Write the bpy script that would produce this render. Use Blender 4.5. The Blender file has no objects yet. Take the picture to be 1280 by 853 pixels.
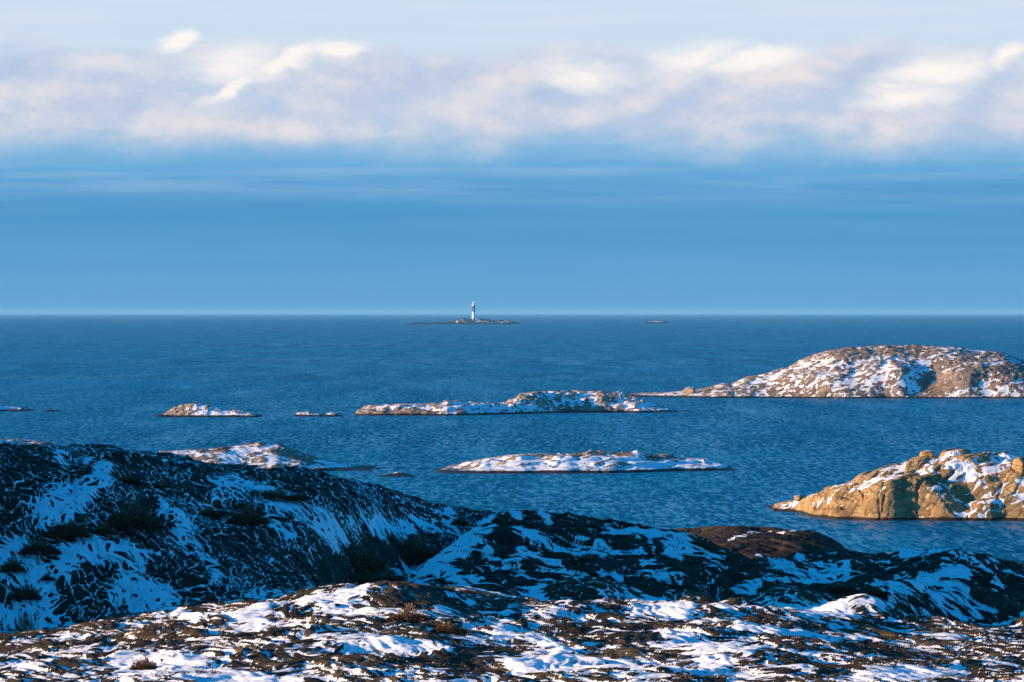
import bpy, bmesh, math, random
import numpy as np
from mathutils import Vector

# ------------------------------------------------------------------ camera
C = bpy.context.scene.collection
sc = bpy.context.scene
F = 6089.0                    # focal length in pixels of the 1280 px wide photograph
HC = 14.0                     # eye height above the sea
HZ = 391.0                    # row of the horizon
cd = bpy.data.cameras.new('camera')
cam = bpy.data.objects.new('camera', cd)
C.objects.link(cam)
cam.location = (0, 0, HC)
cam.rotation_euler = (math.pi / 2, 0, 0)
cd.sensor_width = 36
cd.lens = 36 * F / 1280
cd.shift_y = -(426.5 - HZ) / 1280
cd.clip_start = 0.5
cd.clip_end = 400000
sc.camera = cam

# ------------------------------------------------------------------ render / exposure
sc.render.engine = 'CYCLES'
sc.view_settings.view_transform = 'Standard'
sc.view_settings.look = 'None'
sc.view_settings.exposure = 1.12
sc.view_settings.gamma = 1
sc.view_settings.use_curve_mapping = False
sc.cycles.use_denoising = True
sc.cycles.max_bounces = 5
sc.cycles.diffuse_bounces = 3
sc.cycles.glossy_bounces = 2
sc.cycles.transmission_bounces = 2
sc.cycles.volume_bounces = 0
sc.cycles.caustics_reflective = False
sc.cycles.caustics_refractive = False

SUN_EL, SUN_AZ = math.radians(10), math.radians(9)   # from the left, a little behind the camera
SD = Vector((-math.cos(SUN_EL) * math.cos(SUN_AZ), -math.cos(SUN_EL) * math.sin(SUN_AZ), math.sin(SUN_EL)))


class Nodes:
    """small helper for building node trees"""
    def __init__(s, nt):
        s.nt = nt
        s.n = nt.nodes
        s.l = nt.links

    def add(s, t, **k):
        n = s.n.new(t)
        for a, b in k.items():
            setattr(n, a, b)
        return n

    def put(s, sock, v):
        if isinstance(v, (int, float)):
            sock.default_value = v
        elif isinstance(v, (tuple, list)):
            v = tuple(v)
            if sock.type == 'RGBA' and len(v) == 3:
                v = v + (1,)
            sock.default_value = v
        else:
            s.l.new(v, sock)

    def m(s, op, a, b=None, c=None, clamp=False):
        n = s.add('ShaderNodeMath', operation=op, use_clamp=clamp)
        s.put(n.inputs[0], a)
        if b is not None:
            s.put(n.inputs[1], b)
        if c is not None:
            s.put(n.inputs[2], c)
        return n.outputs[0]

    def vm(s, op, a, b=None):
        n = s.add('ShaderNodeVectorMath', operation=op)
        s.put(n.inputs[0], a)
        if b is not None:
            s.put(n.inputs[1], b)
        return n.outputs[0]

    def ss(s, v, a, b, lo=0.0, hi=1.0):
        n = s.add('ShaderNodeMapRange', interpolation_type='SMOOTHSTEP')
        s.put(n.inputs[0], v)
        for i, q in enumerate((a, b, lo, hi)):
            s.put(n.inputs[i + 1], q)
        return n.outputs[0]

    def mix(s, f, a, b, mode='MIX'):
        n = s.add('ShaderNodeMix', data_type='RGBA', blend_type=mode)
        s.put(n.inputs[0], f)
        s.put(n.inputs[6], a)
        s.put(n.inputs[7], b)
        return n.outputs[2]

    def noise(s, vec, scale, detail=4, rough=0.55, col=False, dist=0.0):
        n = s.add('ShaderNodeTexNoise')
        s.put(n.inputs['Vector'], vec)
        n.inputs['Scale'].default_value = scale
        n.inputs['Detail'].default_value = detail
        n.inputs['Roughness'].default_value = rough
        n.inputs['Distortion'].default_value = dist
        return n.outputs[1 if col else 0]

    def ramp(s, f, stops, mode='LINEAR'):
        n = s.add('ShaderNodeValToRGB')
        n.color_ramp.interpolation = mode
        e = n.color_ramp.elements
        while len(e) < len(stops):
            e.new(0.5)
        for q, (p, c) in zip(e, stops):
            q.position = p
            q.color = tuple(c) + (1,) if len(c) == 3 else c
        s.put(n.inputs[0], f)
        return n.outputs[0]


def lin(r, g, b):
    f = lambda c: c / 12.92 if c <= 0.04045 else ((c + 0.055) / 1.055) ** 2.4
    return (f(r / 255), f(g / 255), f(b / 255))


# ------------------------------------------------------------------ sky
world = bpy.data.worlds.new('World')
sc.world = world
world.use_nodes = True
W = Nodes(world.node_tree)
W.n.clear()
sky = W.add('ShaderNodeTexSky', sky_type='NISHITA', sun_disc=False)
sky.sun_elevation = SUN_EL
sky.sun_rotation = math.atan2(SD.x, SD.y) % (2 * math.pi)
sky.air_density = 1.0
sky.dust_density = 0.4
sky.ozone_density = 3.0
SKY_STRENGTH = 0.15
skyc = W.mix(1.0, sky.outputs[0], (0.016, 0.55, 0.87), 'MULTIPLY')   # a deep, clean winter blue
tc = W.add('ShaderNodeTexCoord').outputs['Generated']
sep = W.add('ShaderNodeSeparateXYZ')
W.put(sep.inputs[0], tc)
dx, dy, dz = sep.outputs
U = W.m('MULTIPLY', W.m('ARCTAN2', dx, dy), F)     # azimuth, in units of 1/6089 rad
V = W.m('MULTIPLY', W.m('ARCSINE', dz), F)         # elevation, the same units
cv = W.vm('MULTIPLY', tc, (1.0, 1.0, 2.6))
wob = W.noise(cv, 38, 5, 0.6)
wob2 = W.noise(W.vm('ADD', cv, (7.3, 1.9, 4.4)), 38, 5, 0.6)
fine = W.noise(W.vm('ADD', cv, (2.1, 5.9, 3.3)), 110, 6, 0.6)
Uw = W.m('ADD', U, W.m('MULTIPLY', W.m('SUBTRACT', wob, 0.5), 130))
Vw = W.m('ADD', V, W.m('MULTIPLY', W.m('SUBTRACT', wob2, 0.5), 55))
Vband = W.m('ADD', V, W.m('MULTIPLY', W.m('SUBTRACT', wob2, 0.5), 40))
stops = [(0, (94, 157, 207)), (25, (95, 160, 209)), (70, (87, 157, 207)), (120, (79, 152, 204)), (150, (83, 155, 206)),
         (180, (104, 170, 217)), (205, (132, 184, 222)), (240, (166, 200, 229)),
         (290, (188, 212, 235)), (330, (204, 222, 240)), (391, (204, 223, 242)), (700, (150, 190, 232))]
band = W.ramp(W.m('DIVIDE', Vband, 700), [(v / 700, lin(*c)) for v, c in stops])


def blob(px, py, rx, ry, rot=0.0, lo=1.15, hi=0.55):
    u = W.m('SUBTRACT', Uw, px - 640)
    v = W.m('SUBTRACT', Vw, HZ - py)
    c, s_ = math.cos(rot), math.sin(rot)
    a = W.m('DIVIDE', W.m('ADD', W.m('MULTIPLY', u, c), W.m('MULTIPLY', v, s_)), rx)
    b = W.m('DIVIDE', W.m('SUBTRACT', W.m('MULTIPLY', v, c), W.m('MULTIPLY', u, s_)), ry)
    r = W.m('SQRT', W.m('ADD', W.m('MULTIPLY', a, a), W.m('MULTIPLY', b, b)))
    return W.ss(r, lo, hi)


def union(bl):
    o = bl[0]
    for b in bl[1:]:
        o = W.m('MAXIMUM', o, b)
    return o


pink = union([blob(120, 130, 150, 62, 0, 1.5, 0.0), blob(450, 105, 130, 50, 0.25, 1.5, 0.0), blob(560, 95, 130, 42, 0.1, 1.5, 0.0),
              blob(880, 135, 150, 52, 0, 1.5, 0.0), blob(1110, 165, 130, 42, -0.2, 1.5, 0.0), blob(690, 150, 160, 50, 0, 1.5, 0.0),
              blob(1000, 100, 120, 40, 0.1, 1.5, 0.0), blob(310, 165, 200, 26, 0, 1.5, 0.0), blob(1320, 150, 170, 50, 0, 1.5, 0.0),
              blob(-120, 120, 190, 60, 0, 1.5, 0.0), blob(1650, 120, 300, 60, 0, 1.5, 0.0), blob(-600, 110, 330, 55, 0, 1.5, 0.0)])
holes = union([blob(30, 95, 60, 16, -0.1, 1.5, 0.0), blob(1255, 122, 70, 18, 0.1, 1.3, 0.3), blob(655, 108, 40, 16, 0, 1.3, 0.3),
               blob(860, 95, 34, 10, 0, 1.3, 0.3), blob(345, 100, 34, 12, 0.4, 1.3, 0.3), blob(1075, 92, 50, 18, 0, 1.3, 0.3)])
white = union([blob(298, 85, 62, 26, 0, 1.35, 0.2), blob(360, 80, 62, 11, 0.35, 1.35, 0.2), blob(285, 112, 36, 11, 0.5, 1.35, 0.2),
               blob(209, 53, 20, 13, 0, 1.6, 0.4), blob(724, 95, 55, 15, 0.05, 1.5, 0.0), blob(868, 73, 48, 17, 0.12, 1.5, 0.0),
               blob(1172, 92, 72, 24, 0.1, 1.2, 0.2), blob(1262, 74, 46, 10, 0.25, 1.5, 0.0), blob(1130, 118, 70, 16, 0.1, 1.3, 0.0),
               blob(425, 64, 30, 8, 0.1, 1.9, 0.2), blob(-210, 80, 90, 22, 0.2), blob(1500, 85, 120, 24, 0.1), blob(940, 77, 44, 10, 0.1, 1.9, 0.4)])
skyl = W.mix(W.m('MULTIPLY', W.m('MULTIPLY', holes, W.ss(fine, 0.35, 0.6)), 0.6), band, lin(110, 172, 222))
cb = W.vm('MULTIPLY', tc, (1.0, 1.0, 2.0))
nA = W.noise(W.vm('ADD', cb, (0.9, 0.2, 0.4)), 30, 7, 0.54)
nB = W.noise(W.vm('ADD', cb, (0.9 - 0.0030, 0.2, 0.4 + 0.0062)), 30, 7, 0.54)   # the same noise a little up and left
lit = W.ss(W.m('SUBTRACT', nA, nB), -0.12, 0.16)
bankV = W.m('MULTIPLY', W.ss(W.m('MULTIPLY_ADD', W.m('SUBTRACT', Vw, V), 0.5, V), 160, 258), W.ss(Vw, 352, 300))
dens = W.ss(W.m('ADD', W.m('MULTIPLY', nA, 1.0), W.m('MULTIPLY', bankV, 0.54)), 0.56, 0.98)
dens = W.m('MULTIPLY', W.m('MULTIPLY', dens, W.ss(V, 120, 190)), W.m('ADD', 0.55, W.m('MULTIPLY', pink, 0.45)))
cloudc = W.mix(lit, lin(188, 202, 227), lin(240, 230, 230))
cloudc = W.mix(W.m('MULTIPLY', W.ss(V, 235, 180), 0.5), cloudc, lin(186, 200, 228))
skyl = W.mix(W.m('MULTIPLY', dens, 0.95), skyl, cloudc)
wh = W.m('MULTIPLY', white, W.ss(W.m('ADD', W.m('MULTIPLY', fine, 0.6), W.m('MULTIPLY', lit, 0.4)), 0.15, 0.5, 0.75, 1.0))
skyl = W.mix(wh, skyl, lin(255, 248, 243))
streak = W.noise(W.vm('MULTIPLY', tc, (1.0, 1.0, 14.0)), 26, 4, 0.5)
skyl = W.mix(W.m('MULTIPLY', W.ss(streak, 0.45, 0.75), W.ss(V, 300, 350, 0, 0.45)), skyl, lin(222, 230, 241))
stk2 = W.noise(W.vm('MULTIPLY', tc, (1.0, 1.0, 26.0)), 9, 5, 0.6)
skyl = W.mix(W.m('MULTIPLY', W.ss(stk2, 0.42, 0.66), W.m('MULTIPLY', W.ss(V, 120, 165), W.ss(V, 225, 178, 0, 0.34))), skyl, lin(170, 200, 230))
skyl = W.mix(W.m('MULTIPLY', W.ss(stk2, 0.40, 0.70), W.m('MULTIPLY', W.ss(V, 0, 60), W.ss(V, 175, 120, 0, 0.22))), skyl, lin(112, 172, 218))
lowc = W.vm('MULTIPLY', skyl, (2 ** -1.12 / SKY_STRENGTH,) * 3)
fac = W.ss(V, 392, 620)
full = W.mix(fac, lowc, skyc)
bg = W.add('ShaderNodeBackground')
W.put(bg.inputs[0], full)
bg.inputs[1].default_value = SKY_STRENGTH
W.l.new(bg.outputs[0], W.add('ShaderNodeOutputWorld').inputs[0])

# ------------------------------------------------------------------ sun
sl = bpy.data.lights.new('sun', 'SUN')
sl.energy = 5.0
sl.angle = math.radians(0.55)
sl.color = (1.0, 0.69, 0.43)
so = bpy.data.objects.new('sun', sl)
C.objects.link(so)
so.rotation_euler = SD.to_track_quat('Z', 'Y').to_euler()


# ------------------------------------------------------------------ numpy noise
def hash2(ix, iy, seed):
    h = (ix.astype(np.int64) * 374761393 + iy.astype(np.int64) * 668265263 + seed * 974711) & 0xFFFFFFFF
    h = ((h ^ (h >> 13)) * 1274126177) & 0xFFFFFFFF
    h = ((h ^ (h >> 16)) * 2246822519) & 0xFFFFFFFF
    return ((h ^ (h >> 15)) & 0xFFFFFF) / float(0x1000000)


def pnoise(x, y, seed=0):
    ix, iy = np.floor(x), np.floor(y)
    fx, fy = x - ix, y - iy
    u = fx * fx * fx * (fx * (fx * 6 - 15) + 10)
    v = fy * fy * fy * (fy * (fy * 6 - 15) + 10)

    def g(a, b):
        t = hash2(ix + a, iy + b, seed) * 2 * np.pi
        return np.cos(t) * (fx - a) + np.sin(t) * (fy - b)
    a = g(0, 0) * (1 - u) + g(1, 0) * u
    b = g(0, 1) * (1 - u) + g(1, 1) * u
    return (a * (1 - v) + b * v) * 1.5


def fbm(x, y, seed=0, octv=4, gain=0.5, lac=2.03):
    o, a = 0, 1.0
    for i in range(octv):
        o = o + a * pnoise(x, y, seed + i * 17)
        x, y, a = x * lac + 3.7, y * lac + 9.1, a * gain
    return o


def worley(x, y, seed=0, jit=0.9):
    """F1, distance to the cell edge, cell random, offset to the cell point"""
    ix, iy = np.floor(x), np.floor(y)
    f1 = np.full(x.shape, 9.0)
    f2 = np.full(x.shape, 9.0)
    rid = np.zeros(x.shape)
    ox = np.zeros(x.shape)
    oy = np.zeros(x.shape)
    for a in (-1, 0, 1):
        for b in (-1, 0, 1):
            cx, cy = ix + a, iy + b
            px = cx + 0.5 + jit * (hash2(cx, cy, seed) - 0.5)
            py = cy + 0.5 + jit * (hash2(cx, cy, seed + 51) - 0.5)
            d = np.hypot(x - px, y - py)
            near = d < f1
            f2 = np.where(near, f1, np.minimum(f2, d))
            rid = np.where(near, hash2(cx, cy, seed + 99), rid)
            ox = np.where(near, x - px, ox)
            oy = np.where(near, y - py, oy)
            f1 = np.where(near, d, f1)
    return f1, f2 - f1, rid, ox, oy


def metres(ed, X, Y):
    """distance to the cell edge in metres, whatever the cells' stretch"""
    gy, gx = np.gradient(ed, Y[:, 0], X[0])
    g = blur(np.hypot(gx, gy), 2, 2, 1)
    return ed / np.maximum(g, 0.4)


def box1(a, r, ax):
    if r < 1:
        return a
    a = np.moveaxis(a, ax, 0)
    p = np.concatenate([np.repeat(a[:1], r + 1, 0), a, np.repeat(a[-1:], r, 0)], 0)
    c = np.cumsum(p, 0)
    o = (c[2 * r + 1:] - c[:-2 * r - 1]) / (2 * r + 1)
    return np.moveaxis(o, 0, ax)


def blur(a, rx, ry, it=2):
    for _ in range(it):
        a = box1(box1(a, int(rx), 1), int(ry), 0)
    return a


def sstep(x, a, b):
    t = np.clip((x - a) / (b - a), 0, 1)
    return t * t * (3 - 2 * t)


def rot(x, y, deg):
    c, s = math.cos(math.radians(deg)), math.sin(math.radians(deg))
    return x * c + y * s, -x * s + y * c


def at(px, py, Y):
    return np.array(((px - 640) / F * Y, Y, HC - (py - HZ) / F * Y))


def seg_dist(px, py, pts):
    """pixel distance to a polyline whose points carry a radius: 1 on the line, 0 at the radius"""
    o = np.zeros(px.shape)
    for (x0, y0, r0), (x1, y1, r1) in zip(pts[:-1], pts[1:]):
        L = (x1 - x0) ** 2 + (y1 - y0) ** 2 + 1e-6
        t = np.clip(((px - x0) * (x1 - x0) + (py - y0) * (y1 - y0)) / L, 0, 1)
        d = np.hypot(px - x0 - t * (x1 - x0), py - y0 - t * (y1 - y0)) / (r0 + t * (r1 - r0))
        o = np.maximum(o, np.clip(1.4 - d, 0, 1))
    return o


def grid_obj(name, X, Y, Z, attrs, material, keep=None):
    ny, nx = Z.shape
    idx = np.arange(ny * nx).reshape(ny, nx)
    q = np.stack([idx[:-1, :-1], idx[:-1, 1:], idx[1:, 1:], idx[1:, :-1]], -1)
    if keep is not None:
        k = keep[:-1, :-1] | keep[:-1, 1:] | keep[1:, 1:] | keep[1:, :-1]
        q = q[k]
    q = q.reshape(-1, 4)
    used = np.zeros(ny * nx, bool)
    used[q] = True
    new = np.cumsum(used) - 1
    co = np.stack([X.ravel(), Y.ravel(), Z.ravel()], -1)[used]
    q = new[q]
    me = bpy.data.meshes.new(name)
    me.vertices.add(len(co))
    me.vertices.foreach_set('co', co.astype(np.float32).ravel())
    me.loops.add(len(q) * 4)
    me.polygons.add(len(q))
    me.loops.foreach_set('vertex_index', q.ravel().astype(np.int32))
    me.polygons.foreach_set('loop_start', np.arange(0, len(q) * 4, 4, dtype=np.int32))
    me.polygons.foreach_set('loop_total', np.full(len(q), 4, np.int32))
    me.update(calc_edges=True)
    me.polygons.foreach_set('use_smooth', np.ones(len(q), bool))
    for k, v in attrs.items():
        a = me.attributes.new(k, 'FLOAT', 'POINT')
        a.data.foreach_set('value', np.broadcast_to(v, Z.shape).ravel()[used].astype(np.float32))
    me.materials.append(material)
    o = bpy.data.objects.new(name, me)
    C.objects.link(o)
    return o


def tag(o, label=None, cat=None, group=None, kind=None):
    for k, v in (('label', label), ('category', cat), ('group', group), ('kind', kind)):
        if v:
            o[k] = v
    return o


# ------------------------------------------------------------------ materials
def new_mat(name):
    m = bpy.data.materials.new(name)
    m.use_nodes = True
    N = Nodes(m.node_tree)
    N.n.clear()
    b = N.add('ShaderNodeBsdfPrincipled')
    N.l.new(b.outputs[0], N.add('ShaderNodeOutputMaterial').inputs[0])
    return m, N, b


def rock_snow(name, dark, mid, light, size, tide=False, snowcol=(0.84, 0.85, 0.86), soft=0.10, lichen=0.25, wear=1.0, joints=0.0):
    """bare rock with snow lying where the 'snow' attribute says, 'size' = metres of one grain of detail"""
    m, N, b = new_mat(name)
    pos = N.add('ShaderNodeNewGeometry').outputs['Position']
    at_ = N.add('ShaderNodeAttribute', attribute_name='snow').outputs['Fac']
    tone = N.add('ShaderNodeAttribute', attribute_name='tone').outputs['Fac']
    n1 = N.noise(pos, 1 / (size * 30), 5, 0.6)
    n2 = N.noise(pos, 1 / (size * 6), 6, 0.65)
    n3 = N.noise(pos, 1 / size, 3, 0.6)
    t = N.m('ADD', N.m('MULTIPLY', N.m('SUBTRACT', n1, 0.5), 1.2), N.m('MULTIPLY', N.m('SUBTRACT', n2, 0.5), 1.1))
    t = N.m('ADD', N.m('ADD', t, tone), 0.0)
    rock = N.ramp(t, [(0.1, dark), (0.5, mid), (0.9, light)])
    if lichen:
        lm = N.ss(N.noise(pos, 1 / (size * 3.5), 4, 0.7), 0.56, 0.68, 0, lichen)
        rock = N.mix(lm, rock, (light[0] * 0.9, light[1] * 1.0, light[2] * 0.95))
    # dark mineral specks
    rock = N.mix(N.ss(n3, 0.55, 0.72, 0, 0.5), rock, (dark[0] * 0.6, dark[1] * 0.6, dark[2] * 0.6))
    jt = None
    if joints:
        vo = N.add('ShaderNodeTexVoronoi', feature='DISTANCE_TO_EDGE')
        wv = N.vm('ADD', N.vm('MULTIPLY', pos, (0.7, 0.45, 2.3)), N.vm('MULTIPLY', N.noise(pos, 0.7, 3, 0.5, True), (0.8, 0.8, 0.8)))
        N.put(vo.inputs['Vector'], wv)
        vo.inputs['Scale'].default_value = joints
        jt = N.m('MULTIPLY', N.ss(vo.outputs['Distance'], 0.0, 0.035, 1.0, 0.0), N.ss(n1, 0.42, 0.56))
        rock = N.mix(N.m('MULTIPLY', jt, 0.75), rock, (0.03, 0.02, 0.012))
    k = N.m('ADD', at_, N.m('MULTIPLY', N.m('SUBTRACT', n2, 0.5), 0.55 * wear))
    k = N.m('ADD', k, N.m('MULTIPLY', N.m('SUBTRACT', n3, 0.5), 0.30 * wear))
    mask = N.ss(k, 0.5 - soft, 0.5 + soft)
    rgh = 0.85
    if tide:
        z = N.add('ShaderNodeSeparateXYZ')
        N.put(z.inputs[0], pos)
        zz = N.m('ADD', z.outputs[2], N.m('MULTIPLY', N.m('SUBTRACT', n1, 0.5), tide))
        wet = N.ss(zz, tide * 1.05, tide * 0.7)
        rock = N.mix(N.m('MULTIPLY', wet, 0.93), rock, (0.012, 0.011, 0.009))
        mask = N.m('MULTIPLY', mask, N.m('SUBTRACT', 1.0, wet))
        rgh = N.m('SUBTRACT', 0.85, N.m('MULTIPLY', wet, 0.4))
    sn = N.mix(N.ss(n2, 0.3, 0.7), snowcol, tuple(c * 0.93 for c in snowcol))
    N.put(b.inputs['Base Color'], N.mix(mask, rock, sn))
    N.put(b.inputs['Roughness'], rgh)
    b.inputs['Specular IOR Level'].default_value = 0.08
    bh = N.m('ADD', N.m('MULTIPLY', n2, size * 2.4), N.m('MULTIPLY', n3, size * 0.6))
    bh = N.m('MULTIPLY', bh, N.m('SUBTRACT', 1.0, N.m('MULTIPLY', mask, 0.75)))
    if jt is not None:
        bh = N.m('SUBTRACT', bh, N.m('MULTIPLY', jt, 0.05))
    bp = N.add('ShaderNodeBump')
    bp.inputs['Strength'].default_value = 0.7
    bp.inputs['Distance'].default_value = 1.0
    N.put(bp.inputs['Height'], bh)
    N.l.new(bp.outputs[0], b.inputs['Normal'])
    return m


M_HILL = rock_snow('dark_gneiss', (0.012, 0.008, 0.006), (0.040, 0.028, 0.020), (0.105, 0.076, 0.052), 0.02, wear=0.55)
M_GROUND = rock_snow('near_gneiss', (0.011, 0.009, 0.007), (0.036, 0.028, 0.018), (0.13, 0.095, 0.048), 0.014, lichen=0.4)
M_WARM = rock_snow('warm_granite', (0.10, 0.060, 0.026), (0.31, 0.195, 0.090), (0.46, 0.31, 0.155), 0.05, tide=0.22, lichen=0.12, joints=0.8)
M_ISLE = rock_snow('grey_granite', (0.10, 0.066, 0.045), (0.27, 0.19, 0.135), (0.44, 0.335, 0.25), 0.09, tide=0.28, lichen=0.1)
M_FAR = rock_snow('far_granite', (0.02, 0.016, 0.014), (0.06, 0.045, 0.035), (0.12, 0.09, 0.07), 0.5, tide=1.6, lichen=0.0)

# ------------------------------------------------------------------ sea
m, N, b = new_mat('sea_water')
pos = N.add('ShaderNodeNewGeometry').outputs['Position']
w1 = N.noise(N.vm('MULTIPLY', pos, (1.0, 0.12, 0.0)), 2.3, 4, 0.75, True)
w0 = N.noise(N.vm('MULTIPLY', pos, (1.0, 0.10, 0.0)), 0.12, 3, 0.6, True)
w3 = N.noise(N.vm('MULTIPLY', pos, (1.0, 0.06, 0.0)), 0.006, 6, 0.68)
calm = N.noise(N.vm('MULTIPLY', pos, (0.25, 1.0, 0.0)), 0.004, 4, 0.6)
sl_ = N.vm('ADD', N.vm('MULTIPLY', N.vm('SUBTRACT', w1, (0.5, 0.5, 0.5)), (1.4, 2.3, 0.0)), N.vm('MULTIPLY', N.vm('SUBTRACT', w0, (0.5, 0.5, 0.5)), (0.3, 0.55, 0.0)))     # slopes of the wavelets
k = N.m('ADD', N.m('MULTIPLY', w3, 0.45), N.m('MULTIPLY', calm, 0.75))
sl_ = N.vm('MULTIPLY', sl_, N.mix(N.ss(k, 0.45, 0.78), (1.15, 1.15, 1.15), (0.72, 0.72, 0.72)))
nv = N.vm('NORMALIZE', N.vm('ADD', sl_, (0.0, -0.20, 1.0)))
N.l.new(nv, b.inputs['Normal'])
N.put(b.inputs['Base Color'], N.mix(N.ss(k, 0.45, 0.75), (0.002, 0.084, 0.162), (0.003, 0.130, 0.228)))
N.put(b.inputs['Roughness'], N.ss(k, 0.4, 0.8, 0.26, 0.32))
b.inputs['IOR'].default_value = 1.33
M_SEA = m
xs = np.array([-24000, -6000, -1500, -400, -100, 0, 100, 400, 1500, 6000, 24000.0])
ys = np.array([-300, 0, 150, 300, 500, 800, 1500, 3000, 7000, 15000, 30000, 60000.0])
X, Y = np.meshgrid(xs, ys)
sea = grid_obj('sea', X, Y, X * 0, {}, M_SEA)
tag(sea, 'open blue sea with fine wind ripples reaching the horizon', 'sea', kind='structure')


# ------------------------------------------------------------------ ridge-shaped bodies
def ridge_base(X, Y, crest, base, p=1.7, back=1.0, zback=0.0, smooth=4, backp=1.8):
    """z of a rounded ridge: crest and base are (px, py, depth) points of the photograph"""
    xs = X[0]
    cw = np.array([at(*q) for q in crest])
    bw = np.array([at(*q) for q in base])
    cy = np.interp(xs, cw[:, 0], cw[:, 1])
    cz = np.interp(xs, cw[:, 0], cw[:, 2])
    by = np.interp(xs, bw[:, 0], bw[:, 1])
    bz = np.interp(xs, bw[:, 0], bw[:, 2])
    for _ in range(2):
        cy, by = box1(cy, smooth * 2, 0), box1(by, smooth * 2, 0)
        cz, bz = box1(cz, smooth, 0), box1(bz, smooth, 0)
    d = np.maximum(cy - by, 0.3)
    t = (Y - by) / d
    tf = np.clip(t, 0, 1)
    front = bz + (cz - bz) * (1 - (1 - tf) ** p)
    slope0 = (cz - bz) * p / d
    front = np.where(t < 0, bz + (Y - by) * np.maximum(slope0 * 0.8, 0.25), front)
    tb = np.clip((Y - cy) / (back * d), 0, 1.6)
    rear = cz - (cz - zback + 0.6) * tb ** backp
    return np.where(Y <= cy, front, rear)


def lay_snow(H, sx, sy, r_small, b_small, r_big, b_big, bias, th, fill=0.9, vein=None, window=None):
    """fill the hollows of a surface with snow: (new z, snow 0..1)"""
    S = blur(H, r_small / sx, r_small / sy) + b_small
    S2 = blur(H, r_big / sx, r_big / sy) + b_big
    T = np.maximum(S, S2) + bias - H
    if vein is not None:
        T = np.maximum(T, vein)
    if window is not None:
        T = T * window - (1 - window) * 0.05
    snow = sstep(T, -th, th)
    Z = H + np.clip(T, 0, 0.5) * fill
    return Z, snow


def lattice(x0, x1, y0, y1, sx, sy):
    xs = np.arange(x0, x1 + sx, sx)
    ys = np.arange(y0, y1 + sy, sy)
    return np.meshgrid(xs, ys)


def pixels(X, Y, Z):
    return 640 + F * X / Y, HZ + F * (HC - Z) / Y


# ---- left ridge
X, Y = np.meshgrid(np.arange(-18.2, 0.4, 0.03), np.concatenate([np.arange(112, 119, 0.15), np.arange(119, 149, 0.045), np.arange(149, 162, 0.09), np.arange(162, 173, 0.4)]))
B = ridge_base(X, Y,
               [(-190, 556, 138), (0, 555, 138), (70, 556, 138), (130, 560, 138.5), (180, 567, 139), (240, 577, 140), (330, 586, 142), (400, 594, 144),
                (440, 600, 146), (480, 611, 150), (520, 624, 153), (550, 632, 155), (580, 636, 156), (660, 643, 157)],
               [(-190, 800, 124), (0, 803, 124), (250, 785, 124), (340, 765, 124.5), (375, 752, 125.5), (400, 742, 128), (430, 722, 133), (465, 700, 139), (500, 680, 144),
                (560, 664, 149), (660, 655, 152)], p=1.75, back=2.2, zback=-1.0, smooth=10)
U_, V_ = rot(X + 0.6 * fbm(X / 3, Y / 3, 5, 3) + 0.03 * fbm(X / 0.25, Y / 0.35, 6, 2), Y + 0.6 * fbm(X / 3, Y / 3, 8, 3) + 0.05 * fbm(X / 0.25, Y / 0.35, 7, 2), -58)
f1, ed, rid, ox, oy = worley(U_ / 0.85, V_ / 0.27, 3)
f1d, edd, ridd, _, _ = worley(U_ / 0.55, V_ / 0.15, 33)
f1b, edb, ridb, _, _ = worley(U_ / 1.9, V_ / 0.62, 13)
px, py = pixels(X, Y, B)
amp = 0.55 + 0.45 * sstep(fbm(X / 4, Y / 5, 21, 2), -0.3, 0.4)
H = B - 0.10 + 0.14 * fbm(X / 2.6, Y / 3.2, 31, 4) + 0.030 * fbm(U_ / 0.7, V_ / 0.16, 41, 3)
H += amp * (0.045 * sstep(ed, 0.0, 0.28) + 0.05 * (rid - 0.5)) + 0.07 * sstep(edb, 0, 0.25) + 0.09 * (ridb - 0.5)
big = np.zeros(X.shape)
for pts in ([(60, 640, 22), (110, 610, 16), (130, 590, 14)], [(0, 690, 22), (50, 730, 26), (30, 790, 22)], [(60, 720, 18), (120, 680, 14), (175, 685, 10)],
            [(205, 630, 10), (230, 660, 14)], [(275, 605, 14), (330, 612, 8)], [(345, 628, 12), (395, 640, 12), (425, 672, 10)],
            [(170, 735, 22), (225, 765, 18)], [(0, 770, 18), (60, 780, 14)], [(450, 650, 12), (505, 668, 12)], [(555, 640, 9), (570, 658, 8)],
            [(60, 556, 5), (75, 575, 5)], [(110, 575, 5), (140, 585, 5)], [(360, 668, 5), (330, 650, 6)], [(250, 690, 8), (270, 720, 7)],
            [(320, 745, 10), (370, 742, 9)], [(145, 745, 7), (200, 775, 8)], [(500, 640, 5), (540, 655, 5)], [(85, 695, 10), (170, 705, 8)]):
    big = np.maximum(big, seg_dist(px + 14 * fbm(X / 0.9, Y / 1.5, 77, 3), py + 8 * fbm(X / 0.9, Y / 1.5, 78, 3), pts))
dark = np.zeros(X.shape)
for pts in ([(412, 690, 8), (400, 745, 8)], [(455, 700, 26), (545, 678, 16)], [(425, 700, 14), (450, 735, 20)], [(480, 735, 10), (540, 720, 10)]):
    dark = np.maximum(dark, seg_dist(px, py, pts))
patch = 0.5 + fbm(X / 1.6, Y / 2.2, 55, 4)
bias = -0.07 + 0.035 * big + 0.03 * fbm(U_ / 0.5, V_ / 0.12, 58, 3) + 0.035 * np.clip(patch - 0.35, -1, 1) - 0.05 * dark
d1, d2 = metres(ed, X, Y), metres(edd, X, Y)
big = big ** 1.3
w_ = 0.018 + 0.016 * fbm(X / 0.8, Y / 1.2, 56, 4) + 0.10 * big - 0.05 * dark + 0.04 * big * (0.5 - rid) + 0.018 * fbm(U_ / 0.5, V_ / 0.1, 57, 3)
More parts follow.
